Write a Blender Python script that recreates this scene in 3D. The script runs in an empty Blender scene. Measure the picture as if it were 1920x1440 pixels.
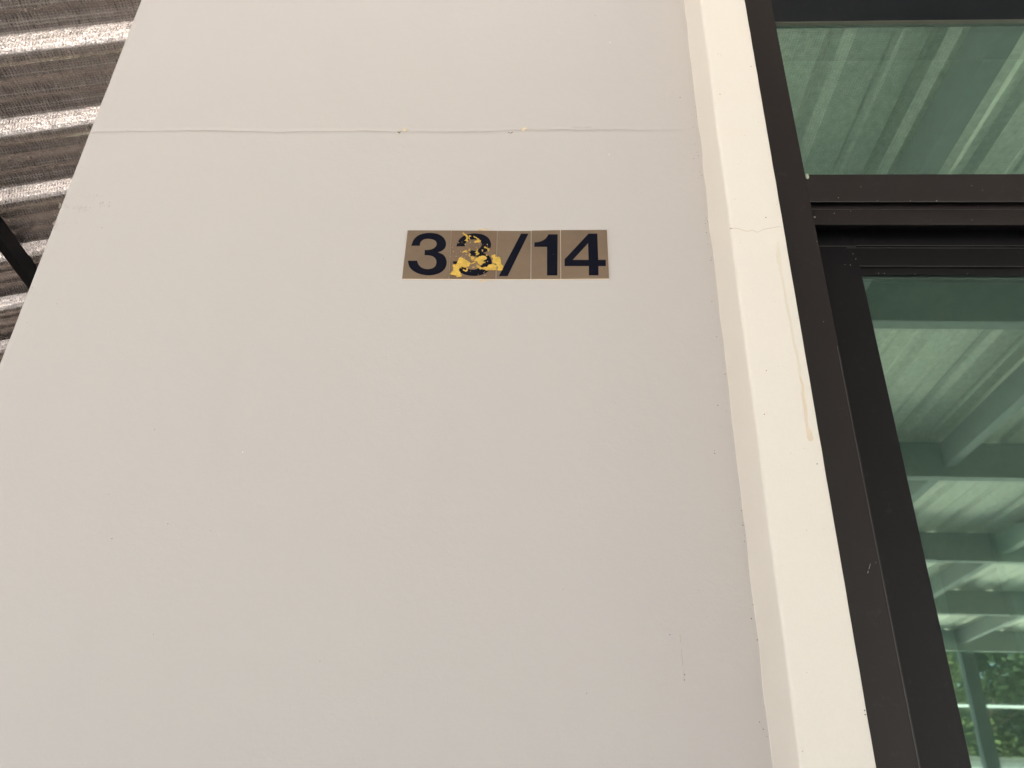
import bpy, bmesh, math, random
from mathutils import Vector, Matrix, noise
from mathutils.geometry import tessellate_polygon
random.seed(7)
SC = bpy.context.scene
COL = SC.collection
R = math.radians

# ------------------------------------------------------------------ camera
CAM_POS = Vector((0.0, -1.0, 1.5))
cam_d = bpy.data.cameras.new("camera")
cam_d.sensor_fit = 'HORIZONTAL'; cam_d.sensor_width = 36.0
cam_d.lens = 36.0 * 1442.0 / 1920.0
cam_d.clip_start = 0.02; cam_d.clip_end = 2000
cam = bpy.data.objects.new("camera", cam_d); COL.objects.link(cam)
up = Vector((90, 2740, -1442)).normalized()          # world up, seen from the camera
rt = Vector((1, -.0097, .0439)); rt = (rt - rt.dot(up) * up).normalized()
fw = up.cross(rt)
cam.matrix_world = Matrix.Translation(CAM_POS) @ Matrix((rt, fw, up)).to_4x4()
SC.camera = cam

# ------------------------------------------------------------------ light
SUN_EL, SUN_AZ = 66.0, 12.0      # azimuth from +Y (behind the house) towards +X
world = bpy.data.worlds.new("World"); SC.world = world; world.use_nodes = True
wn = world.node_tree; wn.nodes.clear()
sky = wn.nodes.new('ShaderNodeTexSky'); sky.sky_type = 'NISHITA'; sky.sun_disc = False
sky.sun_elevation = R(SUN_EL); sky.sun_rotation = R(SUN_AZ); sky.dust_density = 2.5; sky.air_density = 1.0
bg = wn.nodes.new('ShaderNodeBackground'); bg.inputs['Strength'].default_value = 0.075
wo = wn.nodes.new('ShaderNodeOutputWorld')
wn.links.new(sky.outputs[0], bg.inputs['Color']); wn.links.new(bg.outputs[0], wo.inputs['Surface'])
sl = bpy.data.lights.new("sun", 'SUN'); sl.energy = 5.0; sl.angle = R(0.55); sl.color = (1.0, 0.955, 0.89)
sun = bpy.data.objects.new("sun", sl); COL.objects.link(sun)
a, e = R(SUN_AZ), R(SUN_EL)
sd = Vector((math.sin(a) * math.cos(e), math.cos(a) * math.cos(e), math.sin(e)))
sun.rotation_euler = (-sd).to_track_quat('-Z', 'Y').to_euler(); sun.location = (0, 0, 30)
SC.view_settings.view_transform = 'Standard'; SC.view_settings.look = 'None'
SC.view_settings.gamma = 1.0; SC.view_settings.exposure = 3.0
SC.render.engine = 'CYCLES'
SC.cycles.use_denoising = True
SC.cycles.max_bounces = 10; SC.cycles.diffuse_bounces = 6; SC.cycles.glossy_bounces = 6
SC.cycles.transparent_max_bounces = 16; SC.cycles.caustics_reflective = True
SC.cycles.sample_clamp_indirect = 6.0

# ------------------------------------------------------------------ helpers
def tag(o, label=None, cat=None, group=None, kind=None):
    if label: o['label'] = label
    if cat: o['category'] = cat
    if group: o['group'] = group
    if kind: o['kind'] = kind
    return o
def empty(name, loc, label, cat, group=None):
    o = bpy.data.objects.new(name, None); COL.objects.link(o); o.location = loc; o.empty_display_size = .1
    return tag(o, label, cat, group)
def link(name, me, mats, parent=None, smooth=False):
    for m in (mats if isinstance(mats, (list, tuple)) else [mats]): me.materials.append(m)
    if smooth:
        for p in me.polygons: p.use_smooth = True
    o = bpy.data.objects.new(name, me); COL.objects.link(o)
    if parent:
        o.parent = parent; o.matrix_parent_inverse = Matrix.Translation(-parent.location)
    return o
def obj(name, bm, mats, parent=None, smooth=False):
    bmesh.ops.recalc_face_normals(bm, faces=bm.faces[:])
    me = bpy.data.meshes.new(name); bm.to_mesh(me); bm.free()
    return link(name, me, mats, parent, smooth)
def add_box(bm, x0, x1, y0, y1, z0, z1, bev=0.0, seg=2):
    vs = [bm.verts.new((x, y, z)) for x in (x0, x1) for y in (y0, y1) for z in (z0, z1)]
    fs = [bm.faces.new([vs[i] for i in q]) for q in ((0,1,3,2),(4,6,7,5),(0,4,5,1),(2,3,7,6),(0,2,6,4),(1,5,7,3))]
    if bev > 0:
        es = list({e for f in fs for e in f.edges})
        bmesh.ops.bevel(bm, geom=es, offset=bev, segments=seg, affect='EDGES', profile=.6)
def box(name, b, mat, parent=None, bev=0.0):
    bm = bmesh.new(); add_box(bm, *b, bev=bev); return obj(name, bm, mat, parent)
def profile_x(bm, pts, x0, x1, jit=0.0):
    """closed (y,z) outline swept along X"""
    a = [bm.verts.new((x0, y, z)) for y, z in pts]; b = [bm.verts.new((x1, y, z)) for y, z in pts]
    n = len(pts)
    for i in range(n): bm.faces.new((a[i], a[(i+1) % n], b[(i+1) % n], b[i]))
    bm.faces.new(a); bm.faces.new(b[::-1])
def smooth_path(pts, n=7):
    """closed outline, third value 1 marks a corner; curves elsewhere"""
    out = []; N = len(pts)
    for i in range(N):
        p1, p2 = pts[i], pts[(i+1) % N]
        out.append((p1[0], p1[1]))
        if p1[2] and p2[2]: continue
        p0 = p1 if p1[2] else pts[i-1]; p3 = p2 if p2[2] else pts[(i+2) % N]
        for k in range(1, n):
            t = k / n; q = []
            for c in (0, 1):
                m1 = (p2[c]-p0[c])*.5; m2 = (p3[c]-p1[c])*.5
                q.append((2*t**3-3*t*t+1)*p1[c]+(t**3-2*t*t+t)*m1+(-2*t**3+3*t*t)*p2[c]+(t**3-t*t)*m2)
            out.append(tuple(q))
    return out
def ragged(pts, amp=.25, it=2):
    for _ in range(it):
        q = []
        for i, p in enumerate(pts):
            r = pts[(i+1) % len(pts)]; dx, dz = r[0]-p[0], r[1]-p[1]; j = random.uniform(-amp, amp)
            q += [p, ((p[0]+r[0])/2 - dz*j, (p[1]+r[1])/2 + dx*j)]
        pts = q; amp *= .8
    return pts
def add_plate(bm, loops, y_back, y_front, mi=0):
    """flat shape given in millimetres (x, z) on a wall, with real thickness"""
    L = [[Vector((x/1000, 0, z/1000)) for x, z in lp] for lp in loops]
    tris = tessellate_polygon([[Vector((v.x, v.z, 0)) for v in lp] for lp in L])
    flat = [v for lp in L for v in lp]
    F = [bm.verts.new((v.x, y_front, v.z)) for v in flat]; B = [bm.verts.new((v.x, y_back, v.z)) for v in flat]
    for t in tris:
        try: bm.faces.new([F[i] for i in t]).material_index = mi
        except ValueError: pass
    o = 0
    for lp in L:
        n = len(lp)
        for i in range(n):
            try: bm.faces.new((F[o+i], F[o+(i+1) % n], B[o+(i+1) % n], B[o+i])).material_index = mi
            except ValueError: pass
        o += n
def speck(x, z, r, n=7):
    return [(x + r*random.uniform(.6, 1.2)*math.cos(6.2832*k/n), z + r*random.uniform(.6, 1.3)*math.sin(6.2832*k/n)) for k in range(n)]

# ------------------------------------------------------------------ materials
class NT:
    def __init__(s, name):
        s.m = bpy.data.materials.new(name); s.m.use_nodes = True; s.t = s.m.node_tree; s.n = s.t.nodes
        s.b = s.n['Principled BSDF']; s.tc = s.n.new('ShaderNodeTexCoord')
    def new(s, kind, **kw):
        k = s.n.new('ShaderNode' + kind)
        for a_, v in kw.items():
            if hasattr(k, a_): setattr(k, a_, v)
        return k
    def L(s, a_, b_): s.t.links.new(a_, b_)
    def mapping(s, scale, rot=(0, 0, 0)):
        m = s.new('Mapping'); m.inputs['Scale'].default_value = scale; m.inputs['Rotation'].default_value = rot
        s.L(s.tc.outputs['Object'], m.inputs[0]); return m.outputs[0]
    def noise(s, scale, detail=4, rough=.55, vec=None, dist=0):
        k = s.new('TexNoise'); k.inputs['Scale'].default_value = scale; k.inputs['Detail'].default_value = detail
        k.inputs['Roughness'].default_value = rough; k.inputs['Distortion'].default_value = dist
        s.L(vec or s.tc.outputs['Object'], k.inputs['Vector']); return k.outputs['Fac']
    def ramp(s, fac, stops):
        k = s.new('ValToRGB'); el = k.color_ramp.elements
        while len(el) < len(stops): el.new(.5)
        for e_, (p, c) in zip(el, stops):
            e_.position = p; e_.color = (c if isinstance(c, (tuple, list)) else (c, c, c)) if len(c if isinstance(c, (tuple, list)) else (0,)) == 4 else (*(c if isinstance(c, (tuple, list)) else (c, c, c)), 1)
        s.L(fac, k.inputs[0]); return k.outputs[0]
    def mix(s, fac, a_, b_, mode='MIX'):
        k = s.new('Mix'); k.data_type = 'RGBA'; k.blend_type = mode
        for v, sock in ((fac, k.inputs['Factor']), (a_, k.inputs['A']), (b_, k.inputs['B'])):
            pass
        ins = [i for i in k.inputs if i.enabled]
        for v, sock in ((fac, ins[0]), (a_, ins[1]), (b_, ins[2])):
            if hasattr(v, 'is_linked'): s.L(v, sock)
            elif isinstance(v, tuple): sock.default_value = (*v, 1)
            else: sock.default_value = v
        return [o for o in k.outputs if o.enabled][0]
    def math(s, op, a_, b_=0.0):
        k = s.new('Math'); k.operation = op
        for v, sock in ((a_, k.inputs[0]), (b_, k.inputs[1])):
            if hasattr(v, 'is_linked'): s.L(v, sock)
            else: sock.default_value = v
        return k.outputs[0]
    def bump(s, h, dist, strength=1.0, prev=None):
        k = s.new('Bump'); k.inputs['Distance'].default_value = dist; k.inputs['Strength'].default_value = strength
        s.L(h, k.inputs['Height'])
        if prev: s.L(prev, k.inputs['Normal'])
        return k.outputs[0]
    def out(s, color=None, rough=None, metal=None, normal=None, spec=None):
        for v, nm in ((color, 'Base Color'), (rough, 'Roughness'), (metal, 'Metallic'), (normal, 'Normal'), (spec, 'Specular IOR Level')):
            if v is None: continue
            if hasattr(v, 'is_linked'): s.L(v, s.b.inputs[nm])
            elif isinstance(v, tuple): s.b.inputs[nm].default_value = (*v, 1)
            else: s.b.inputs[nm].default_value = v
        return s.m

def plain(name, c, rough=.6, metal=0.0, var=.12, scale=30, bump=.0, bscale=200, spec=.5):
    t = NT(name); f = t.noise(scale)
    lo = tuple(x*(1-var) for x in c); hi = tuple(min(1, x*(1+var)) for x in c)
    col = t.ramp(f, [(.3, lo), (.7, hi)])
    nrm = t.bump(t.noise(bscale, 3), bump) if bump else None
    return t.out(col, rough, metal, nrm, spec)

def wall_paint(name, c, warm, pink):
    t = NT(name)
    big = t.noise(1.6, 3, .5)
    col = t.mix(t.ramp(big, [(.35, 0.0), (.68, 1.0)]), warm, pink)
    col = t.mix(.2, c, col)
    v = t.mapping((1.0, 1.0, .25))                                    # faint vertical wash marks
    col = t.mix(t.ramp(t.noise(9, 5, .6, v), [(.55, 0.0), (.8, .16)]), col, tuple(x*.86 for x in c))
    fine = t.noise(420, 2, .5)
    col = t.mix(t.ramp(fine, [(.3, .10), (.6, 0.0)]), col, tuple(x*.80 for x in c))
    vor = t.new('TexVoronoi'); vor.inputs['Scale'].default_value = 21; vor.inputs['Randomness'].default_value = 1
    t.L(t.tc.outputs['Object'], vor.inputs['Vector'])
    pit = t.ramp(vor.outputs['Distance'], [(.018, 1.0), (.028, 0.0)])
    keep = t.ramp(t.noise(7, 2), [(.56, 0.0), (.60, .75)])
    pits = t.math('MULTIPLY', pit, keep)
    col = t.mix(pits, col, (.16, .13, .11))
    n1 = t.bump(t.noise(240, 4, .6), .00025)
    n2 = t.bump(t.noise(18, 3), .0015, 1, n1)
    n3 = t.bump(pits, -.0006, 1, n2)
    return t.out(col, .62, 0, n3, .3)

M_WALL = wall_paint("greige_wall_paint", (.502, .470, .452), (.516, .486, .456), (.494, .452, .452))
M_TRIM = wall_paint("cream_trim_paint", (.715, .662, .598), (.725, .675, .602), (.71, .655, .602))
M_CRACK = plain("crack_brown", (.30, .25, .20), .9)
M_CHIP = plain("chipped_paint", (.62, .52, .36), .8)
M_CHIPD = plain("dark_brown_chip", (.22, .15, .09), .9)  # darker brown pieces among the chips
M_PALE = plain("pale_paint_patch", (.62, .55, .46), .7, var=.03)
M_DIRT = plain("dark_dirt", (.10, .08, .07), .9)
M_SMUDGE = plain("faint_smudge", (.40, .36, .315), .8)
M_WHITE = plain("white_fleck", (.85, .82, .75), .6)
M_STAIN = plain("drip_stain", (.66, .56, .44), .4, var=.05)
M_STAIN2 = plain("faint_yellow_streak", (.675, .612, .515), .5, var=.02)

def frame_metal(name, c, rough):
    t = NT(name)
    col = t.mix(t.ramp(t.noise(5, 5, .6, t.mapping((1, 1, .3))), [(.35, 0.0), (.75, 1.0)]), c, (c[0]*1.3, c[1]*1.2, c[2]*1.15))
    dust_haze = t.ramp(t.noise(60, 6, .7), [(.60, 0.0), (.80, .10)])
    col = t.mix(dust_haze, col, (.18, .16, .14))
    vor = t.new('TexVoronoi'); vor.inputs['Scale'].default_value = 34; t.L(t.tc.outputs['Object'], vor.inputs['Vector'])
    sp = t.math('MULTIPLY', t.ramp(vor.outputs['Distance'], [(.02, 1.0), (.035, 0.0)]), t.ramp(t.noise(8, 2), [(.55, 0.0), (.6, .5)]))
    col = t.mix(sp, col, (.25, .22, .19))
    nrm = t.bump(t.noise(500, 2), .00006)
    return t.out(col, rough, .0, nrm, .25)
M_FRAME = frame_metal("brown_black_frame", (.0185, .0150, .0148), .48)
M_LEAF = frame_metal("black_door_leaf", (.0060, .0056, .0062), .48)
M_HEADREFL = frame_metal("navy_head_reflection", (.0045, .0065, .0085), .45)  # dark tone of a glass reflection put into the colour
M_GROOVE = frame_metal("black_track", (.004, .0045, .006), .5)
M_EDGE = plain("metal_edge_highlight", (.07, .066, .062), .35, .5)  # paler tone paints the highlight along the transom's lower corner
M_EDGE2 = plain('dull_edge_highlight', (.055, .052, .050), .4)  # painted highlights on frame and door edges; the jamb corner is also worn
M_GASKET = plain("black_rubber", (.012, .012, .012), .5)
M_SCUFF = plain("scuffed_paint", (.30, .26, .22), .7)
M_SILI = plain("clear_sealant_blob", (.30, .33, .25), .2)

def glass(name):
    t = NT(name); t.n.remove(t.b)
    o = t.n['Material Output']
    tr = t.new('BsdfTransparent'); tr.inputs[0].default_value = (.74, .86, .80, 1)
    gl = t.new('BsdfGlossy'); gl.inputs['Color'].default_value = (.60, .83, .67, 1); gl.inputs['Roughness'].default_value = .022
    dust_haze = t.new('BsdfDiffuse'); dust_haze.inputs['Color'].default_value = (.20, .31, .26, 1)  # haze over the reflection, painted as a green diffuse layer
    nrm = t.bump(t.noise(2.2, 2), .0006, .25)
    t.L(nrm, gl.inputs['Normal'])
    m1 = t.new('MixShader'); m1.inputs[0].default_value = .47
    t.L(tr.outputs[0], m1.inputs[1]); t.L(gl.outputs[0], m1.inputs[2])
    m2 = t.new('MixShader')
    t.L(t.ramp(t.noise(3.5, 6, .65), [(.35, .09), (.75, .15)]), m2.inputs[0])
    t.L(m1.outputs[0], m2.inputs[1]); t.L(dust_haze.outputs[0], m2.inputs[2])
    t.L(m2.outputs[0], o.inputs['Surface']); return t.m
M_GLASS = glass("green_reflective_glass")

def foil(name, rot, rough=.30, base=(.62, .56, .51), wv=.3, cr=.35, metal=.95):
    """woven foil insulation glued under roofing sheet; ribs run along local X after rot"""
    t = NT(name)
    v = t.mapping((1, 1, 1), rot)
    sep = t.new('SeparateXYZ'); t.L(v, sep.inputs[0])
    P = 2*math.pi/.0066
    wx = t.math('SINE', t.math('MULTIPLY', sep.outputs[0], P)); wy = t.math('SINE', t.math('MULTIPLY', sep.outputs[1], P))
    weave = t.math('MAXIMUM', wx, wy)
    m = t.new('Mapping'); m.inputs['Scale'].default_value = (1.0, .35, 1.0); t.L(v, m.inputs[0])
    crease = t.noise(150, 5, .75, m.outputs[0], .8)
    big = t.noise(16, 4, .6, m.outputs[0])
    n1 = t.bump(weave, .0009, wv)
    n2 = t.bump(crease, .0015, cr, n1)
    n3 = t.bump(big, .010, cr*.6, n2)
    n3 = t.bump(t.ramp(t.noise(210, 3, .6), [(.60, 0.0), (.68, 1.0)]), .0018, cr*.6, n3)
    col = t.mix(t.ramp(t.noise(55, 5, .7), [(.35, 0.0), (.7, 1.0)]), base, tuple(x*.62 for x in base))
    col = t.mix(t.ramp(weave, [(.25, .35), (.75, 0.0)]), col, tuple(x*.45 for x in base))
    r = t.ramp(t.noise(90, 3), [(.3, rough*.75), (.7, rough*1.35)])
    return t.out(col, r, metal, n3)
YAW = math.atan2(.157, 1)
M_FOIL_L = foil("foil_under_side_roof", (0, 0, -YAW), .11, (.80, .71, .655), .24, .8)
M_FOIL_F = foil("foil_under_carport", (0, 0, R(90)), .55, (.80, .76, .68), .3, .4, .6)
M_STEEL = plain("dark_painted_steel", (.19, .195, .19), .5, .0)
M_STEELB = plain("black_steel", (.004, .0035, .004), .5, spec=.2)

M_TILE = None
def brass(name, c, worn):
    t = NT(name)
    col = t.mix(t.ramp(t.noise(22, 6, .65), [(.3, 0.0), (.75, 1.0)]), c, tuple(x*.80 for x in c))
    col = t.mix(t.ramp(t.noise(60, 6, .75, None, .6), [(.62, 0.0), (.74, worn)]), col, (.36, .22, .16))
    col = t.mix(t.ramp(t.noise(260, 3, .7), [(.70, 0.0), (.78, .55)]), col, (.62, .52, .42))
    st = t.noise(30, 3, .5, t.mapping((1, 1, 22)))
    return t.out(col, t.ramp(t.noise(30), [(.3, .30), (.7, .46)]), .45, t.bump(st, .00004))
M_BRASS = brass("satin_brass_face", (.295, .213, .147), .10)
M_BRASS_D = brass("stained_brass_face", (.27, .185, .125), .40)
M_BACK = plain("pale_tile_backing", (.66, .57, .46), .6)
def ink(name):
    t = NT(name)
    col = t.mix(t.ramp(t.noise(330, 3, .7), [(.72, 0.0), (.78, .8)]), (.0035, .004, .011), (.25, .20, .15))
    return t.out(col, .45, 0, None, .15)
M_BACKB = plain("brown_tile_edge", (.40, .31, .23), .6)
M_INK = ink("navy_black_print")
def flake(name, c):
    t = NT(name)
    col = t.mix(t.ramp(t.noise(120, 5, .7), [(.35, 0.0), (.7, 1.0)]), c, tuple(x*.72 for x in c))
    col = t.mix(t.ramp(t.noise(420, 4, .7), [(.62, 0.0), (.70, .7)]), col, (.30, .16, .04))
    return t.out(col, .55, 0, t.bump(t.noise(260, 4, .7), .0006))
M_YEL = flake("flaking_yellow_film", (.68, .44, .075))
M_YELP = flake("pale_yellow_residue", (.68, .52, .27))
M_PINKD = plain("pinkish_residue", (.55, .32, .25), .7)

def ground_mat():
    t = NT("pale_concrete")
    col = t.mix(t.ramp(t.noise(.8, 6, .6), [(.35, 0.0), (.7, 1.0)]), (.62, .60, .56), (.52, .50, .465))
    return t.out(col, .85, 0, t.bump(t.noise(40, 5), .004))
M_GROUND = ground_mat()
def grass_mat():
    t = NT("lawn"); col = t.mix(t.ramp(t.noise(1.4, 6), [(.35, 0.0), (.7, 1.0)]), (.07, .12, .025), (.13, .14, .05))
    return t.out(col, .9)
M_GRASS = grass_mat()
M_ROOM = plain("interior_paint", (.45, .45, .42), .8, var=.04, scale=4)
M_CURTAIN = plain("white_curtain", (.75, .76, .74), .8, var=.05)
M_BARK = plain("bark", (.12, .09, .065), .9, var=.35, scale=12)
# ------------------------------------------------------------------ outlines on the wall, millimetres (x, height above ground)
THREE_A = [(-221.5, 2278.7, 1), (-218.3, 2291.6, 0), (-211.3, 2300.1, 0), (-201.0, 2304.4, 0), (-190.5, 2305.2, 0), (-178.7, 2302.5, 0), (-169.5, 2295.3, 0), (-164.9, 2284.6, 0), (-165.6, 2275.1, 0), (-170.5, 2268.7, 0), (-176.9, 2265.6, 1), (-168.0, 2260.9, 0), (-162.8, 2253.2, 0), (-160.9, 2243.5, 0), (-163.2, 2233.1, 0), (-170.2, 2225.1, 0), (-181.1, 2220.8, 0), (-192.2, 2220.2, 0), (-204.7, 2223.4, 0), (-214.6, 2229.5, 0), (-221.0, 2237.5, 0), (-224.3, 2248.6, 1), (-209.1, 2248.7, 1), (-206.2, 2241.0, 0), (-200.0, 2234.6, 0), (-191.3, 2232.1, 0), (-183.0, 2234.0, 0), (-178.7, 2238.8, 0), (-177.7, 2245.8, 0), (-179.7, 2252.7, 0), (-184.9, 2257.6, 0), (-191.6, 2259.5, 0), (-198.1, 2259.9, 1), (-198.6, 2270.2, 1), (-190.6, 2270.7, 0), (-184.2, 2273.6, 0), (-180.7, 2278.6, 0), (-180.2, 2284.0, 0), (-183.1, 2289.3, 0), (-189.5, 2292.4, 0), (-196.3, 2293.1, 0), (-202.8, 2291.2, 0), (-206.8, 2285.7, 0), (-207.5, 2278.8, 1)]
THREE_B = [(-147.7, 2277.7, 1), (-144.1, 2290.6, 0), (-136.9, 2299.0, 0), (-126.6, 2303.3, 0), (-116.1, 2304.1, 0), (-104.4, 2301.4, 0), (-95.5, 2294.2, 0), (-91.2, 2283.5, 0), (-92.1, 2274.1, 0), (-97.2, 2267.7, 0), (-103.7, 2264.6, 1), (-94.9, 2260.0, 0), (-89.9, 2252.3, 0), (-88.4, 2242.6, 0), (-90.9, 2232.3, 0), (-98.0, 2224.3, 0), (-109.0, 2219.9, 0), (-120.1, 2219.4, 0), (-132.4, 2222.5, 0), (-142.1, 2228.7, 0), (-148.3, 2236.6, 0), (-151.2, 2247.7, 1), (-136.2, 2247.8, 1), (-133.5, 2240.2, 0), (-127.5, 2233.7, 0), (-118.9, 2231.3, 0), (-110.6, 2233.1, 0), (-106.2, 2238.0, 0), (-105.0, 2244.9, 0), (-106.8, 2251.8, 0), (-111.8, 2256.7, 0), (-118.5, 2258.5, 0), (-124.9, 2259.0, 1), (-125.1, 2269.3, 1), (-117.2, 2269.8, 0), (-110.7, 2272.6, 0), (-107.1, 2277.6, 0), (-106.4, 2283.0, 0), (-109.1, 2288.2, 0), (-115.4, 2291.3, 0), (-122.1, 2292.0, 0), (-128.7, 2290.1, 0), (-132.8, 2284.6, 0), (-133.8, 2277.7, 1)]
SLASH = [(-42.9, 2303.9, 1), (-30.7, 2303.9, 1), (-62.2, 2219.0, 1), (-76.1, 2218.9, 1)]
ONE = [(2.0, 2302.6, 1), (17.0, 2302.6, 1), (16.7, 2220.7, 1), (0.3, 2220.6, 1), (-0.1, 2277.1, 1), (-20.9, 2277.1, 1), (-20.6, 2286.0, 1), (-12.7, 2287.2, 0), (-6.1, 2290.8, 0), (-1.4, 2295.6, 0)]
FOUR = [(67.3, 2304.1, 1), (81.5, 2304.1, 1), (81.8, 2251.3, 1), (93.9, 2251.3, 1), (93.6, 2239.2, 1), (81.9, 2239.1, 1), (81.5, 2221.2, 1), (66.3, 2221.1, 1), (66.6, 2239.1, 1), (28.0, 2238.9, 1), (28.1, 2252.2, 1)]
FOUR_HOLE = [(66.2, 2284.6, 1), (66.4, 2251.2, 1), (41.1, 2251.1, 1)]
TILES = [[(-230.3, 2310.7), (-158.1, 2310.5), (-155.6, 2213.4), (-230.3, 2213.5)], [(-157.3, 2310.5), (-82.3, 2309.9), (-80.9, 2213.5), (-155.0, 2213.4)], [(-81.6, 2309.9), (-26.9, 2309.7), (-25.8, 2213.7), (-80.1, 2213.5)], [(-25.8, 2310.5), (21.0, 2311.5), (21.7, 2214.2), (-24.7, 2213.8)], [(22.1, 2311.7), (97.3, 2312.1), (97.9, 2215.4), (22.6, 2214.2)]]
FLAKES = [[(-154.2, 2222.4), (-151.9, 2226.3), (-149.7, 2230.3), (-148.9, 2235.1), (-150.3, 2239.9), (-150.1, 2242.1), (-145.7, 2240.3), (-144.5, 2243.4), (-142.9, 2246.9), (-142.1, 2251.3), (-140.2, 2255.3), (-137.2, 2254.5), (-134.2, 2252.3), (-131.8, 2252.7), (-129.1, 2249.6), (-125.3, 2246.1), (-122.6, 2243.5), (-123.5, 2240.0), (-124.8, 2236.9), (-127.7, 2237.3), (-130.4, 2235.1), (-132.5, 2235.1), (-136.2, 2237.3), (-136.4, 2233.8), (-140.3, 2233.3), (-140.4, 2230.3), (-138.8, 2226.8), (-136.8, 2222.9), (-135.1, 2218.2), (-137.1, 2216.9), (-142.8, 2216.0), (-145.1, 2219.9), (-148.8, 2221.1), (-152.3, 2220.7)], [(-134.5, 2232.1), (-132.9, 2228.6), (-129.9, 2227.3), (-127.1, 2228.2), (-126.3, 2232.1), (-127.9, 2234.7), (-128.5, 2233.0), (-128.0, 2230.8), (-130.1, 2229.9), (-132.3, 2231.2)], [(-118.3, 2249.7), (-115.6, 2252.3), (-112.1, 2254.1), (-109.4, 2257.2), (-105.8, 2258.6), (-101.5, 2258.4), (-98.2, 2256.4), (-97.3, 2252.4), (-99.7, 2250.6), (-101.8, 2250.2), (-102.8, 2247.1), (-100.6, 2246.2), (-98.5, 2247.1), (-98.7, 2244.4), (-101.9, 2244.0), (-103.5, 2240.5), (-105.7, 2240.9), (-108.6, 2242.6), (-111.6, 2245.3), (-111.0, 2247.5), (-113.9, 2247.9), (-116.4, 2248.3)], [(-112.7, 2238.3), (-109.9, 2240.0), (-107.0, 2237.4), (-104.0, 2235.2), (-100.5, 2236.1), (-96.6, 2236.1), (-94.8, 2237.4), (-92.9, 2241.0), (-88.6, 2241.8), (-83.6, 2240.5), (-80.3, 2240.1), (-79.9, 2229.7), (-83.9, 2230.5), (-88.9, 2231.4), (-93.1, 2230.0), (-97.3, 2229.6), (-101.0, 2231.3), (-103.9, 2233.0), (-105.2, 2231.3), (-108.2, 2233.9), (-111.8, 2235.2)], [(-88.7, 2260.4), (-85.8, 2259.9), (-82.6, 2260.4), (-82.0, 2255.1), (-79.2, 2256.0), (-75.6, 2256.0), (-74.7, 2251.6), (-73.2, 2248.9), (-73.4, 2244.5), (-71.8, 2240.2), (-69.9, 2235.8), (-70.5, 2232.3), (-72.5, 2229.3), (-76.7, 2229.2), (-79.3, 2230.5), (-79.6, 2239.3), (-85.1, 2243.6), (-87.8, 2248.9), (-87.0, 2254.2), (-89.3, 2257.3)], [(-139.1, 2304.1), (-137.7, 2305.5), (-135.0, 2303.2), (-132.0, 2300.9), (-129.3, 2298.6), (-128.6, 2293.6), (-128.7, 2288.6), (-130.4, 2286.8), (-133.5, 2289.0), (-135.3, 2289.5), (-132.2, 2291.8), (-132.1, 2296.3), (-134.1, 2299.5), (-137.1, 2301.8)], [(-119.5, 2286.3), (-116.7, 2288.2), (-113.9, 2289.5), (-114.7, 2291.8), (-118.5, 2295.4), (-120.8, 2297.7), (-118.6, 2297.7), (-115.6, 2295.5), (-112.6, 2293.6), (-110.3, 2290.9), (-107.6, 2288.6), (-109.3, 2285.5), (-113.6, 2285.0), (-116.5, 2284.5)], [(-128.2, 2298.6), (-126.1, 2300.5), (-123.8, 2298.2), (-126.5, 2297.3), (-126.9, 2293.6), (-125.6, 2291.8), (-127.4, 2291.8), (-128.4, 2295.4)], [(-116.6, 2265.6), (-114.6, 2268.3), (-113.7, 2271.9), (-111.5, 2272.4), (-111.8, 2269.2), (-112.7, 2267.4), (-111.2, 2264.8), (-109.2, 2262.1), (-111.0, 2260.3), (-113.8, 2259.2), (-115.6, 2259.9), (-113.9, 2262.1), (-112.2, 2262.8), (-114.7, 2264.0)], [(-126.8, 2260.3), (-125.5, 2262.9), (-122.9, 2261.2), (-123.4, 2258.1), (-125.2, 2257.2)], [(-122.3, 2256.7), (-117.9, 2256.3), (-116.4, 2254.1), (-119.1, 2251.4), (-120.4, 2248.8), (-122.4, 2253.2)], [(-133.1, 2269.2), (-129.8, 2268.3), (-128.9, 2265.6), (-131.4, 2265.6), (-134.3, 2266.0), (-136.8, 2264.7), (-135.1, 2266.9)], [(-102.3, 2275.5), (-100.2, 2277.3), (-97.2, 2274.7), (-92.8, 2272.0), (-94.1, 2270.9), (-97.8, 2272.9)], [(-105.8, 2270.6), (-103.4, 2271.2), (-103.5, 2267.7), (-105.2, 2267.3)], [(-127.3, 2270.1), (-125.4, 2274.1), (-124.2, 2271.4), (-125.0, 2270.1), (-124.0, 2268.1), (-126.5, 2268.6)], [(-123.0, 2243.0), (-118.7, 2244.4), (-116.0, 2247.0), (-114.1, 2245.3), (-115.9, 2245.3), (-117.9, 2242.9), (-121.5, 2241.6)], [(-98.8, 2261.2), (-95.9, 2260.4), (-96.5, 2258.4), (-98.3, 2259.3)], [(-119.4, 2236.3), (-115.1, 2236.9), (-116.8, 2234.9)], [(-97.0, 2270.2), (-95.3, 2271.5), (-94.0, 2267.5), (-95.5, 2268.4)]]
WALLFLAKES = [[(-106.6, 2213.0), (-103.0, 2212.6), (-102.8, 2208.3), (-104.9, 2207.3), (-106.1, 2210.0)], [(-101.6, 2212.3), (-94.6, 2212.8), (-84.7, 2213.1), (-85.3, 2211.0), (-94.5, 2211.2), (-100.8, 2211.0)], [(-114.4, 2312.8), (-106.4, 2314.2), (-99.1, 2314.7), (-96.1, 2313.1), (-104.1, 2312.2)]]
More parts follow.
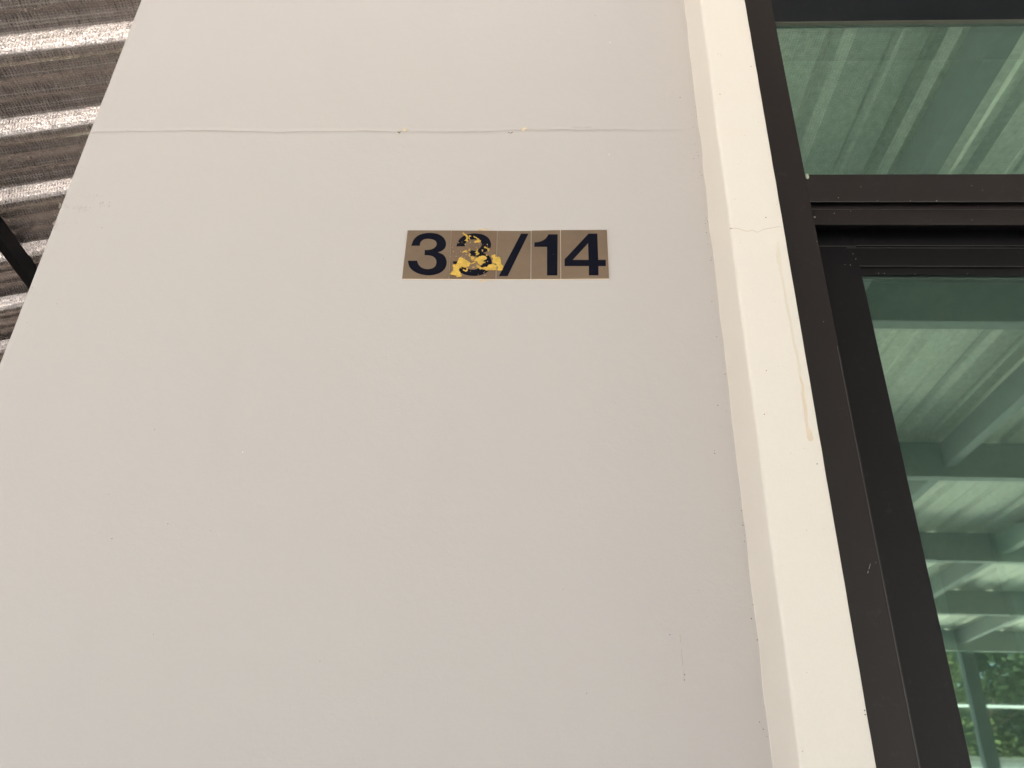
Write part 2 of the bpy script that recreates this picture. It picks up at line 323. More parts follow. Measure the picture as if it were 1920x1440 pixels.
CRACK = [(-849.6, 2538.8), (-730.2, 2539.3), (-626.8, 2541.3), (-596.9, 2539.8), (-488.4, 2536.5), (-391.1, 2537.2), (-333.1, 2538.1), (-274.9, 2535.1), (-121.5, 2534.1), (-64.5, 2537.7), (68.1, 2538.1), (208.8, 2537.2), (265.1, 2540.7)]
SPECKS = [(-512.9, 1806.1), (-451.8, 1797.5), (-566.5, 1945.7), (-405.6, 1732.2), (-496.3, 1660.5), (-818.2, 2127.5), (-780.0, 2162.9), (-557.2, 2882.5), (-239.8, 2146.4), (237.9, 2616.3), (255.5, 2502.5), (257.6, 2483.8), (258.7, 2475.1), (250.9, 2469.0), (247.0, 1995.3), (246.8, 1961.7), (235.6, 1920.8), (262.9, 1796.4), (263.0, 1855.2), (266.6, 1681.4), (264.8, 1671.7), (235.2, 1924.8), (255.0, 2174.2), (-826.2, 2453.3), (-750.5, 2316.9), (-765.4, 2540.9), (157.6, 1675.6), (171.4, 1622.8), (-585.0, 1783.9), (-277.7, 1633.5), (172.5, 1629.0), (263.2, 1818.1), (260.5, 1697.4), (267.0, 1646.7), (277.4, 2179.3), (53.1, 1604.7), (-277.4, 2467.5)]
WHITES = [(-430.1, 1912.6), (116.4, 2764.9), (105.9, 2478.3)]
CHIPS = [[(-267.4, 2537.7), (-256.3, 2542.8), (-250.2, 2538.9), (-257.5, 2535.0)], [(-49.2, 2532.4), (-44.6, 2541.4), (-37.0, 2541.4), (-41.6, 2534.9)], [(-269.9, 2533.8), (-263.3, 2535.0), (-264.6, 2528.5)], [(-71.9, 2531.2), (-62.4, 2532.5), (-66.1, 2528.6)]]
SMUDGE = [(-799.5, 2385.8), (-785.6, 2387.0), (-775.4, 2384.6), (-801.2, 2359.7), (-791.9, 2353.8), (-832.0, 2362.1), (-760.6, 2365.6), (-827.9, 2324.8), (-800.7, 2327.2), (-828.4, 2381.1)]
STREAK = [[(169.9,1676),(170.5,1676),(170.7,1667),(170.2,1666)],[(170.3,1659),(170.9,1659),(171.2,1640),(170.7,1639)],[(170.9,1634),(171.3,1634),(171.5,1626),(171.1,1626)],[(170.6,1625),(172.3,1624.6),(172.2,1622),(170.8,1621.8)]]
TRIMCRACK = [(265.6, 2230.1), (277.8, 2229.2), (288.7, 2224.3), (298.1, 2226.2), (303.7, 2222.4), (313.6, 2228.2), (327.7, 2231.2), (337.1, 2233.1)]
TRIMSPECKS = [(288.5, 1994.1), (278.0, 1930.5), (333.9, 1863.8), (334.1, 2568.6), (319.3, 2249.9), (340.5, 1584.2), (340.3, 1580.1), (277.3, 2504.5)]
DRIP = [[(329.8, 1985.2), (332.1, 1985.2), (332.2, 1957.5), (331.8, 1929.1), (330.7, 1913.7), (333.7, 1906.9), (334.7, 1897.3), (332.8, 1894.3), (328.8, 1894.0), (327.0, 1900.0), (328.1, 1912.3), (328.8, 1934.7), (329.0, 1960.4)], [(329.8, 2205.3), (331.8, 2205.3), (329.4, 2159.5), (330.6, 2098.9), (331.6, 2038.3), (333.5, 2007.7), (332.1, 1985.2), (329.8, 1985.2), (330.9, 2007.6), (328.7, 2038.2), (327.6, 2098.9), (326.7, 2156.0)]]

# ------------------------------------------------------------------ setting
bm = bmesh.new(); S_ = 600
vs = [bm.verts.new(p) for p in ((-S_, -S_, 0), (S_, -S_, 0), (S_, S_, 0), (-S_, S_, 0))]; bm.faces.new(vs)
tag(obj("ground", bm, M_GRASS), kind='structure')
bm = bmesh.new(); vs = [bm.verts.new(p) for p in ((-60, -60, .004), (24, -60, .004), (24, 0, .004), (-60, 0, .004))]; bm.faces.new(vs)
tag(obj("paved_yard", bm, M_GROUND), kind='structure')

bm = bmesh.new(); vs = [bm.verts.new(p) for p in ((-40, .004, .008), (-.8, .004, .008), (-.8, 60, .008), (-40, 60, .008))]; bm.faces.new(vs)
tag(obj("added_dark_ground", bm, plain("added_dark_soil", (.055, .046, .040), .95, var=.3, scale=4)), kind='structure')  # unseen dark ground, added so the foil pans reflect something dark

# ------------------------------------------------------------------ the greige wall
XL, XR_ = -.8375, .2655
def crack_z(x):
    xm = x*1000
    pts = CRACK
    if xm <= pts[0][0]: z = pts[0][1]
    elif xm >= pts[-1][0]: z = pts[-1][1]
    else:
        for (xa, za), (xb, zb) in zip(pts, pts[1:]):
            if xa <= xm <= xb: z = za + (zb-za)*(xm-xa)/(xb-xa); break
    return z/1000 + .0011*noise.noise(Vector((x*26, 0, 0))) + .0005*noise.noise(Vector((x*140, 3, 0)))
wall = empty("painted_wall", (-.28, .08, 0), "smooth greige painted wall pier crossed by a fine horizontal crack above the number", "wall")
bm = bmesh.new(); bmc = bmesh.new()
cols = [(XL, .14), (XL, .05), (XL+.0002, .0040), (XL+.0013, .0013), (XL+.004, 0.0)]
xs = [XL+.004 + (i/220)*(.345-XL-.004) for i in range(1, 221)]
prof = cols + [(x, 0.0) for x in xs]
base = 2.5395
rows = [0.0] + [base-.01-(1-k/60)*(base-.02) for k in range(1, 60)] + ['c-9', 'c-.9', 'c0', 'c.9', 'c9'] + [base+.012+k*(3.128-base-.012)/16 for k in range(1, 17)]
grid = []
for r in rows:
    line = []
    for (x, y) in prof:
        cz = crack_z(max(x, XL)); dy = 0
        if isinstance(r, str):
            d = float(r[1:])/1000; z = cz + d
            if d == 0 and y < .01:
                dy = .0008*max(0.25, min(1, .75 + .8*noise.noise(Vector((x*9, 5, 0)))))*(1 if x < .18 else max(.25, (.26-x)/.08))
        else: z = r
        if y < .01 and x < XL+.003:
            x2 = x + .0007*noise.noise(Vector((0, 2, z*22))) + .0003*noise.noise(Vector((0, 9, z*90)))
        else: x2 = x
        wv = .0009*noise.noise(Vector((x*1.7, 1, z*1.7))) if XL+.02 < x else 0
        line.append(bm.verts.new((x2, y+dy+wv, z)))
    grid.append(line)
for a_, b_ in zip(grid, grid[1:]):
    for i in range(len(a_)-1): bm.faces.new((a_[i], a_[i+1], b_[i+1], b_[i]))
# back of the wall
bk = [bm.verts.new(p) for p in ((XL, .14, 0), (.345, .14, 0), (.345, .14, 3.128), (XL, .14, 3.128))]; bm.faces.new(bk)
me = bpy.data.meshes.new("plaster"); 
bm.normal_update(); bm.to_mesh(me); bm.free()
plaster = link("plaster", me, M_WALL, wall, True)
# narrow brownish strip laid along the crack
n = 260
top = []; bot = []
for i in range(n+1):
    x = XL+.006 + i/n*(XR_-XL-.008); z = crack_z(x)
    w = .00042*(.55+.9*abs(noise.noise(Vector((x*11, 8, 0)))))*(1 if x < .1 else max(.35, (.27-x)/.17))
    dyy = .0009*noise.noise(Vector((x*1.7, 1, z*1.7)))
    top.append(bmc.verts.new((x, -.00025+dyy, z+w))); bot.append(bmc.verts.new((x, -.00025+dyy, z-w)))
for i in range(n): bmc.faces.new((bot[i], bot[i+1], top[i+1], top[i]))
M_HAIR = plain("crack_line_brown", (.41, .37, .32), .9, var=.2, scale=40)
obj("crack", bmc, M_HAIR, wall)
bm = bmesh.new()
for i, c in enumerate(CHIPS):
    add_plate(bm, [ragged(c, .3, 2)], .001, -.0011, 0 if i < 2 else 1)
obj("chipped_paint", bm, [M_CHIP, M_CHIPD], wall)
bm = bmesh.new()
for (x, z) in ((50, 2546), (-148, 2543.5), (70, 2545)):
    add_plate(bm, [ragged([(x-9, z-2), (x-2, z-3), (x+7, z-1), (x+5, z+3), (x-3, z+5)], .3, 2)], .001, -.0006)
obj("bare_plaster_patch", bm, M_WALL, wall)
bm = bmesh.new()
for (x, z) in SPECKS: add_plate(bm, [speck(x, z, random.uniform(.4, .85))], .001, -.0004)
for _ in range(85):                        # grit caught along the joint with the cream trim
    z = random.uniform(1500, 2800); x = 264.5 - abs(random.gauss(0, 5)); 
    if noise.noise(Vector((0, 0, z/90))) > -.05: add_plate(bm, [speck(x, z, random.uniform(.2, .7), 5)], .001, -.0004)
for _ in range(28):
    add_plate(bm, [speck(random.uniform(-830, 250), random.uniform(1500, 2860), random.uniform(.15, .45), 5)], .001, -.0004)
obj("dirt_speck", bm, M_DIRT, wall)['kind'] = 'stuff'
bm = bmesh.new()
for (x, z) in WHITES: add_plate(bm, [speck(x, z, .9)], .001, -.0007)
obj("white_fleck", bm, M_WHITE, wall)
bm = bmesh.new()
for q_ in STREAK: add_plate(bm, [q_], .001, -.0003)
obj("thin_streak", bm, plain("streak_brown", (.43, .38, .335), .7), wall)
bm = bmesh.new()
for (x, z) in SMUDGE:
    for k in range(7): add_plate(bm, [speck(x + random.uniform(-9, 9), z + random.uniform(-2.5, 2.5), random.uniform(.3, .9), 6)], .001, -.0003)
for (x, z) in SMUDGE[3:8]:
    for k in range(9):
        xx, zz = x+random.uniform(-12, 10), z+random.uniform(-5, 5); add_plate(bm, [[(xx, zz), (xx+.5, zz), (xx+1.1, zz+random.uniform(2, 5)), (xx+.7, zz+4)]], .001, -.0003)
obj("faded_scrawl", bm, M_SMUDGE, wall)

# ------------------------------------------------------------------ cream trim round the window
TY = -.1062
trim = empty("cream_trim", (.305, -.05, 0), "projecting cream painted vertical trim beside the dark window frame, lightly stained", "wall trim")
bm = bmesh.new()
def corner(cx, cy, r, a0, a1, n=5): return [(cx + r*math.cos(R(a0+(a1-a0)*k/n)), cy + r*math.sin(R(a0+(a1-a0)*k/n))) for k in range(n+1)]
ring = [(.2655, .004)] + [(.2655, -.02), (.2655, -.06)] + corner(.2655+.0045, TY+.0045, .0045, 180, 270) + [(.29, TY), (.32, TY)] + corner(.343-.0022, TY+.0022, .0022, 270, 360, 3) + [(.343, -.06), (.343, .02)]
G = []
NZ = 380
for k in range(NZ+1):
    z = 3.128*k/NZ; line = []
    for i, (x, y) in enumerate(ring):
        f = 1 - max(0, min(1, (y-TY)/.1))
        jx = .0016*noise.noise(Vector((1, 0, z*5))) + .0007*noise.noise(Vector((4, 0, z*19))) if x < .27 else 0
        if x < .275 and y < TY+.006: jx = .0009*noise.noise(Vector((7, 0, z*6))) + .0003*noise.noise(Vector((7, 4, z*40)))
        if y > -.001: jx *= 1.3
        if x > .33: jx = .0004*noise.noise(Vector((2, 0, z*30)))
        jy = .0004*noise.noise(Vector((x*20, 6, z*14)))
        line.append(bm.verts.new((x+jx, y+jy, z)))
    G.append(line)
for a_, b_ in zip(G, G[1:]):
    for i in range(len(a_)-1): bm.faces.new((a_[i], a_[i+1], b_[i+1], b_[i]))
bm.normal_update(); me = bpy.data.meshes.new("trim_face"); bm.to_mesh(me); bm.free()
link("trim_face", me, M_TRIM, trim, True)
# bead of filler in the corner between wall and trim
bm = bmesh.new(); prev = None
for k in range(420):
    z = 1.3 + k*.0041; w = max(.0002, .0006+.0014*noise.noise(Vector((3, 3, z*17)))); jx = 1.3*(.0016*noise.noise(Vector((1, 0, z*5))) + .0007*noise.noise(Vector((4, 0, z*19))))
    c = (bm.verts.new((.2655+jx-w, .0004, z)), bm.verts.new((.2655+jx-w*.3, -.0008, z)), bm.verts.new((.2658+jx, -w*1.2, z)))
    if prev:
        for i in (0, 1): bm.faces.new((prev[i], prev[i+1], c[i+1], c[i]))
    prev = c
obj("corner_filler", bm, M_TRIM, trim, True)
bm = bmesh.new(); T_ = [(x, z) for x, z in TRIMCRACK]
up_ = []; dn = []
for i, (x, z) in enumerate(T_):
    up_.append((x, z+.35)); dn.append((x, z-.35))
add_plate(bm, [up_ + dn[::-1]], TY+.002, TY-.0006)
obj("hairline_crack", bm, plain("hairline_tan", (.55, .48, .40), .9), trim)  # thin ribbon along the trim crack, darker than the paint
bm = bmesh.new(); add_plate(bm, [ragged(DRIP[0], .08, 1)], TY+.002, TY-.0008)
obj("drip_stain", bm, M_STAIN, trim)
bm = bmesh.new(); add_plate(bm, [ragged(DRIP[1], .06, 1)], TY+.002, TY-.0006)
obj("yellow_streak", bm, M_STAIN2, trim)
bm = bmesh.new()
for (x, z) in TRIMSPECKS: add_plate(bm, [speck(x, z, .75)], TY+.002, TY-.0006)
for _ in range(26): add_plate(bm, [speck(random.uniform(275, 340), random.uniform(1400, 2700), random.uniform(.15, .35), 5)], TY+.002, TY-.0006)
obj("dirt_speck", bm, M_DIRT, trim)['kind'] = 'stuff'

# ------------------------------------------------------------------ number tiles
names = [("clean brass number tile bearing a navy 3, first from the left", M_BRASS), ("brass number tile bearing a 3 hidden under flaking yellow film", M_BRASS_D),
         ("brass number tile bearing the navy slash", M_BRASS), ("narrow brass number tile bearing a navy 1", M_BRASS), ("brass number tile bearing a navy 4, at the right end", M_BRASS)]
glyphs = [[smooth_path(THREE_A)], [smooth_path(THREE_B)], [smooth_path(SLASH)], [smooth_path(ONE)], [smooth_path(FOUR), smooth_path(FOUR_HOLE)]]
SEEN = []
for t_, (lab, mt), gl in zip(TILES, names, glyphs):
    cx = sum(p[0] for p in t_)/4000; cz = sum(p[1] for p in t_)/4000
    e_ = empty("number_tile", (cx, 0, cz), lab, "number tile", "tiles of the house number 33/14")
    q = sorted(t_, key=lambda p: (p[0] > cx*1000, p[1])); 
    bl, tl, br, tr = q[0], q[1], q[2], q[3]
    bm = bmesh.new(); g_ = .45 if len(SEEN) >= 3 else -.15
    add_plate(bm, [[(bl[0]-g_, bl[1]-1.0), (br[0]+g_, br[1]-1.0), (tr[0]+g_, tr[1]+.45), (tl[0]-g_, tl[1]+.45)]], .002, -.0012)
    obj("backing", bm, M_BACK, e_); SEEN.append(1)
    bm = bmesh.new(); add_plate(bm, [[bl, br, tr, tl]], -.0012, -.0017)
    obj("face_plate", bm, mt, e_)
    bm = bmesh.new(); add_plate(bm, gl, -.0017, -.0019)
    obj("digit", bm, M_INK, e_)
bm = bmesh.new()
for f_ in FLAKES:
    n0 = len(bm.verts); add_plate(bm, [ragged(f_, .28, 3)], -.0017, -.0027, 0)
for k in range(120):                     # crumbs left by the torn film
    x = random.gauss(-123, 24); z = random.gauss(2252, 24)
    if -156 < x < -92 and 2217 < z < 2306: add_plate(bm, [speck(x, z, random.choice((.25, .35, .5, .8)), 6)], -.0017, -.0024, random.choice((0, 1, 1, 2)))
for f_ in WALLFLAKES: add_plate(bm, [ragged(f_, .3, 2)], .001, -.0006, 1)
for k in range(22): add_plate(bm, [speck(random.uniform(-165, -80), random.choice((2210.5, 2209, 2315)) + random.uniform(-1, 1), random.uniform(.2, .6), 5)], .001, -.0006, random.choice((1, 1, 2)))
# cracks in the film: break the flat top with small height changes
for v in bm.verts:
    if v.co.y < -.002: v.co.y += .0009*noise.noise(Vector((v.co.x*300, 0, v.co.z*300)))
fl = obj("yellow_film_remnant", bm, [M_YEL, M_YELP, M_PINKD])
tag(fl, "torn flaking yellow film stuck across the second 3 and the slash tile", "peeling film")

# ------------------------------------------------------------------ window frame (fixed) and sliding door
YA = -.060
Z = lambda t, d: 1.5 + t*d
fr = empty("window_frame", (.95, 0, 0), "dark brown black aluminium frame with a transom window above the sliding door", "window frame")
bm = bmesh.new(); add_box(bm, .3432, .408, YA, .035, 0, 3.0, bev=.0009); obj("jamb", bm, M_FRAME, fr)
bm = bmesh.new(); add_box(bm, 1.53, 1.60, YA, .035, 0, 3.0, bev=.0009); obj("jamb", bm, M_FRAME, fr)
zt, zb, zc = 2.3757, 2.3203, 2.2885
bm = bmesh.new()       # transom bar: face, undercut slot, lower face, deep track channel
profile_x(bm, [(YA, zt), (YA, zb+.0006), (YA+.0006, zb), (YA+.0022, zb), (YA+.0022, zb+.014), (-.0462, zb+.014), (-.0462, zb-.0008), (-.0450, zb-.0014), (-.044, zb-.002), (-.044, zc+.0006), (-.0434, zc), (-.0425, zc), (-.0425, zc+.034), (.030, zc+.032), (.030, zt)], .408, 1.53)
obj("transom_bar", bm, M_FRAME, fr)
bm = bmesh.new(); add_box(bm, .408, 1.53, -.0446, -.0440, zb-.0026, zb-.0014); obj("highlight_line", bm, M_EDGE, fr)
bm = bmesh.new(); add_box(bm, .408, 1.53, -.0602, -.0597, zb-.0002, zb+.0007); obj("highlight_line", bm, M_EDGE2, fr)
bm = bmesh.new(); add_box(bm, .4056, .4064, YA-.0004, YA+.001, .2, 2.06); obj("highlight_line", bm, M_EDGE2, fr)
bm = bmesh.new(); add_box(bm, .408, 1.53, YA+.004, .03, 2.7450, 3.0, bev=.001); obj("head_reflection", bm, M_HEADREFL, fr)  # opaque navy piece standing for a dark reflection in the transom glass
bm = bmesh.new(); add_box(bm, .408, 1.53, YA+.0035, YA+.0125, 2.7432, 2.7449); obj("glazing_bead", bm, plain("bead_grey_brown", (.085, .078, .062), .5), fr)
bm = bmesh.new(); add_box(bm, .404, 1.534, -.050, -.044, zt-.01, 2.75); obj("transom_pane", bm, M_GLASS, fr)
bm = bmesh.new()
for x, z, r in ((.3505, 2.645, 1.5), (.352, 2.628, 1.2), (.3447, 2.56, 1.0)): add_plate(bm, [ragged(speck(x*1000, z*1000, r*1.5), .3, 1)], YA+.001, YA-.0006)
for x, z, r in ((.417, 2.3030, 1.4), (.448, 2.3105, .5), (.474, 2.3150, .4), (.655, 2.2975, .4), (.60, 2.3185, .8)): add_plate(bm, [ragged(speck(x*1000, z*1000, r*1.2), .35, 2)], -.0435, -.0446)
for x, z, r in ((.51, 2.3215, .5), (.56, 2.3212, .6), (.60, 2.3215, .9), (.49, 2.35, .4), (.66, 2.352, .35), (.452, 2.328, .5), (.406, 2.243, .35), (.3935, 2.10, .35)): add_plate(bm, [ragged(speck(x*1000, z*1000, r*1.2), .35, 2)], YA+.001, YA-.0006)
add_plate(bm, [[(391.5, 1747), (392.3, 1747.4), (395.2, 1754), (394.4, 1753)]], YA+.001, YA-.0006)
add_plate(bm, [[(389.3, 1742), (390, 1742), (391, 1745), (390.4, 1745)]], YA+.001, YA-.0006)
obj("paint_scuff", bm, M_SCUFF, fr)
bm = bmesh.new()
bmesh.ops.create_icosphere(bm, subdivisions=2, radius=.0034)
for v in bm.verts: v.co = Vector((v.co.x*.9+.4105, v.co.y*.8+YA-.0005, v.co.z*1.7+zt-.004)) + Vector((0, 0, .0006*noise.noise(v.co*900)))
obj("sealant_blob", bm, M_SILI, fr, True)

dr = empty("sliding_door", (.95, .02, 0), "black aluminium sliding door leaf with green reflective glass below the transom", "sliding door")
yL = .003
bm = bmesh.new(); add_box(bm, .412, .4925, yL, .028, .03, 2.315, bev=.0006); obj("stile", bm, M_LEAF, dr)
bm = bmesh.new(); add_box(bm, 1.45, 1.522, yL, .028, .03, 2.315, bev=.0006); obj("stile", bm, M_LEAF, dr)
bm = bmesh.new()
profile_x(bm, [(yL, 2.315), (yL, 2.2850), (yL-.002, 2.2845), (yL-.002, 2.2825), (yL+.0015, 2.2815), (yL+.0015, 2.2805), (yL-.001, 2.2800), (yL-.001, 2.2785), (yL+.0008, 2.2775), (yL+.0008, 2.2450), (yL-.0008, 2.2445), (yL-.0008, 2.2430), (yL+.004, 2.2430), (yL+.004, 2.2395), (yL+.002, 2.2385), (yL+.002, 2.2290), (yL+.006, 2.2285), (.024, 2.2285), (.024, 2.315)], .4925, 1.45)
obj("top_rail", bm, M_LEAF, dr)
bm = bmesh.new(); add_box(bm, .4925, 1.45, yL, .026, .03, .13, bev=.0006); obj("bottom_rail", bm, M_LEAF, dr)
bm = bmesh.new(); add_box(bm, .4925, 1.45, yL-.0024, yL-.0019, 2.2826, 2.2836); add_box(bm, .478, 1.45, yL-.0013, yL-.0009, 2.2787, 2.2796); add_box(bm, .4925, 1.45, yL-.0012, yL-.0007, 2.2431, 2.2442)
add_box(bm, .4355, .4925, yL-.0006, yL-.0001, 2.2826, 2.2836)
obj("highlight_line", bm, M_EDGE2, dr)
bm = bmesh.new(); add_box(bm, .490, 1.452, .0105, .0165, .12, 2.235); obj("door_pane", bm, M_GLASS, dr)
bm = bmesh.new()
for x, z, r in ((.520, 2.2318, .6), (.5285, 2.2315, .7), (.575, 2.2305, .5), (.655, 2.2312, .5), (.486, 2.268, .8), (.4885, 2.258, .6), (.478, 2.246, .6), (.470, 2.247, .5)): add_plate(bm, [ragged(speck(x*1000, z*1000, r), .35, 1)], yL+.003, yL-.0005 if x < .49 else yL+.0014)
obj("paint_scuff", bm, M_SCUFF, dr)

# ------------------------------------------------------------------ the house round them
hs = empty("house", (2, 3, 0), "plain rendered house body behind the glazed front", "house")
box("wall", (1.60, 6.0, .0, .15, 0, 3.128), M_WALL, hs)
box("wall", (.345, 1.60, .0, .15, 3.001, 3.128), M_WALL, hs)
box("wall", (-.80, -.65, .145, 6.0, 0, 3.128), M_WALL, hs)
box("wall", (-.80, 6.0, 6.0, 6.15, 0, 3.128), M_ROOM, hs)
box("wall", (6.0, 6.15, 0, 6.15, 0, 3.128), M_ROOM, hs)
box("ceiling", (-.80, 6.15, .001, 6.15, 3.142, 3.18), M_ROOM, hs)
box("floor", (-.64, 5.99, .16, 5.99, .005, .03), M_ROOM, hs)
def panel(name, x0, x1, zt_, lab, cat):
    e_ = empty(name, ((x0+x1)/2, .12, .03), lab, cat)
    box("board", (x0, x1, .11, .13, .10, zt_), M_CURTAIN, e_, bev=.004)
    box("foot", (x0+.01, x0+.05, .10, .14, .031, .10), M_CURTAIN, e_); box("foot", (x1-.05, x1-.01, .10, .14, .031, .10), M_CURTAIN, e_)
panel("room_divider", .652, 1.45, 1.865, "pale board standing inside to the right, behind the green door glass", "divider")
panel("room_divider", .50, .5625, 1.81, "narrow pale board standing inside against the door stile, behind the green glass", "divider")

# ------------------------------------------------------------------ side roof beyond the wall's left edge
def SP(u, w, dz=0.0):
    x = (1.0123*u - .157*w)/1.02465
    return Vector((x, -1.0 + w + .157*x, 1.5 + 1.8 + .381*u + dz))
sr = empty("side_roof", (-2.5, 2.0, 3.0), "corrugated side roof lined with crinkled silver foil, seen past the left edge of the wall", "roof")
bm = bmesh.new()
PITCH = .2275; w0 = 1.045 - .2275*0
prof = []
k = 0; w = 1.334 - .2275*2
while w < 6.5:
    H_ = .044
    prof += [(w+.004, 0.0), (w+.0165, 0.0), (w+.018, .002), (w+.021, H_-.002), (w+.0235, H_), (w+.070, H_), (w+.076, H_-.002), (w+.082, H_-.0038), (w+.088, H_-.002), (w+.094, H_), (w+.122, H_), (w+.128, H_-.002), (w+.134, H_-.0038), (w+.140, H_-.002), (w+.146, H_),
             (w+.164, H_), (w+.166, H_-.0006), (w+.178, H_-.0045), (w+.180, H_-.0045), (w+.1945, H_-.0048), (w+.1955, H_-.0062), (w+.2020, H_-.0190), (w+.2085, H_-.0310), (w+.2140, .0048), (w+.2170, .0018), (w+.2205, .0003)]
    w += PITCH
SHIFT = 0.0
us = [-i*.03 for i in range(60)] + [-1.8 - i*.25 for i in range(18)]
u_end = lambda w: -.888 + .155*w
prof = [p_ for p_ in prof if p_[0] > 1.0]
G = []
for u in us:
    G.append([bm.verts.new(SP(u + u_end(w_), w_ + SHIFT + .002*noise.noise(Vector((u*3, w_*4, 0))), h_ + .0016*noise.noise(Vector((u*9, w_*30, 0))))) for (w_, h_) in prof])
for a_, b_ in zip(G, G[1:]):
    for i in range(len(a_)-1): bm.faces.new((a_[i], b_[i], b_[i+1], a_[i+1]))
bm.normal_update(); me = bpy.data.meshes.new("foil_sheet"); bm.to_mesh(me); bm.free()
sh = link("foil_sheet", me, M_FOIL_L, sr, True)
so = sh.modifiers.new("thickness", 'SOLIDIFY'); so.thickness = .003; so.offset = 0
def slanted(name, u0, u1, wa, wb, h0, h1, mat, parent):
    bm = bmesh.new(); vs = [bm.verts.new(SP(u, w, h)) for u in (u0, u1) for w in (wa, wb) for h in (h0, h1)]
    for q in ((0,1,3,2),(4,6,7,5),(0,4,5,1),(2,3,7,6),(0,2,6,4),(1,5,7,3)): bm.faces.new([vs[i] for i in q])
    return obj(name, bm, mat, parent)
slanted("rafter", -1.238, -1.217, .8, 6.4, -.052, -.004, M_STEELB, sr)
slanted("rafter", -2.70, -2.65, .8, 6.4, -.052, -.004, M_STEELB, sr)
for u_, w_ in ((-2.675, 1.0), (-2.675, 6.2)):
    p = SP(u_, w_, -.05); box("post", (p.x-.05, p.x+.05, p.y-.05, p.y+.05, 0, p.z), M_STEELB, sr)

# ------------------------------------------------------------------ carport in front of the house (seen mirrored in the glass)
M_POST = plain('dark_green_post', (.05, .06, .06), .6)
cp = empty("carport", (2, -3.5, 0), "steel framed carport roof lined with foil in front of the house", "carport")
zs = lambda y: 3.182 - .04*(1-y)
bm = bmesh.new(); prof = []; x = -5.145
while x < 7.2:
    prof += [(x, 0.0), (x+.070, 0.0), (x+.080, .004), (x+.095, .004), (x+.105, 0.0), (x+.160, 0.0), (x+.182, .014), (x+.208, .014), (x+.235, 0.0)]; x += .2455
ys = [-.012 - i*.12 for i in range(54)]
G = [[bm.verts.new((x_, y_, zs(y_) + h_ + .002*noise.noise(Vector((x_*20, y_*5, 0))))) for x_, h_ in prof] for y_ in ys]
for a_, b_ in zip(G, G[1:]):
    for i in range(len(a_)-1): bm.faces.new((a_[i], a_[i+1], b_[i+1], b_[i]))
bm.normal_update(); me = bpy.data.meshes.new("foil_sheet"); bm.to_mesh(me); bm.free()
sh = link("foil_sheet", me, M_FOIL_F, cp); so = sh.modifiers.new("thickness", 'SOLIDIFY'); so.thickness = .003; so.offset = 1
for D in (2.23, 3.506, 4.77, 6.04, 7.32):
    ya, yb = 1-D, 1-D+.05; za = 3.0-.04*D
    box("purlin", (-5.1, 7.1, ya, yb, za, za+.176), M_STEEL, cp)
for k in range(-7, 8):
    x0 = .988 + .904*k
    if not -5 < x0 < 7: continue
    bm = bmesh.new()
    vs = [bm.verts.new((x_, y_, 3.050 - .04*(1-y_) + h_)) for x_ in (x0, x0+.05) for y_ in (-6.4, -.015) for h_ in (0, .115)]
    for q in ((0,1,3,2),(4,6,7,5),(0,4,5,1),(2,3,7,6),(0,2,6,4),(1,5,7,3)): bm.faces.new([vs[i] for i in q])
    obj("rafter", bm, M_STEEL, cp)
for x0 in (-4.6, -.6, 3.725, 6.8):
    box("post", (x0, x0+.12, -6.38, -6.31, 0, 2.70), M_POST, cp)

# ------------------------------------------------------------------ beyond the yard
bw = empty("boundary_wall", (5, -10, 0), "low grey boundary wall across the yard", "wall")
box("panel", (2.5, 22, -10.15, -10.0, 0, 1.98), plain("weathered_render", (.25, .25, .24), .9, scale=2), bw)
box("coping", (2.5, 22, -10.18, -9.97, 1.98, 2.03), plain("coping_stone", (.06, .058, .05), .8), bw)
aw = empty("white_beam", (8, -15, 0), "long white beam on thin posts beyond the boundary wall", "beam")
box("beam", (2.5, 14, -15.2, -15.0, 3.13, 3.165), plain("white_metal", (.42, .42, .42), .4, var=.05), aw)
for x_ in (2.6, 6.6, 10.6, 13.8): box("post", (x_, x_+.06, -15.3, -15.24, 0, 3.129), M_STEEL, aw)
sw = empty('light_block_wall', (-5.1, 0, 0), 'plain grey wall added unseen left of the yard to block side light', 'wall')  # out of view, added to cut the light from the left
box('panel', (-5.2, -5.05, -.8, 6.5, 0, 2.6), plain('side_render', (.55, .53, .50), .9, scale=2), sw)
box('coping', (-5.23, -5.02, -.8, 6.5, 2.6, 2.66), plain('side_coping', (.4, .38, .35), .8), sw)
nb = empty("added_brown_wall", (-4, 6.5, 0), "unseen brown wall added so the side roof foil reflects brown", "wall")  # out of view, added to tint the foil's reflection brown
box("panel", (-9, -.82, 6.6, 6.75, 0, 2.2), plain("brown_render", (.20, .13, .085), .9, scale=3), nb)
box("coping", (-9, -.82, 6.56, 6.79, 2.2, 2.26), plain("brown_coping", (.35, .25, .17), .9), nb)

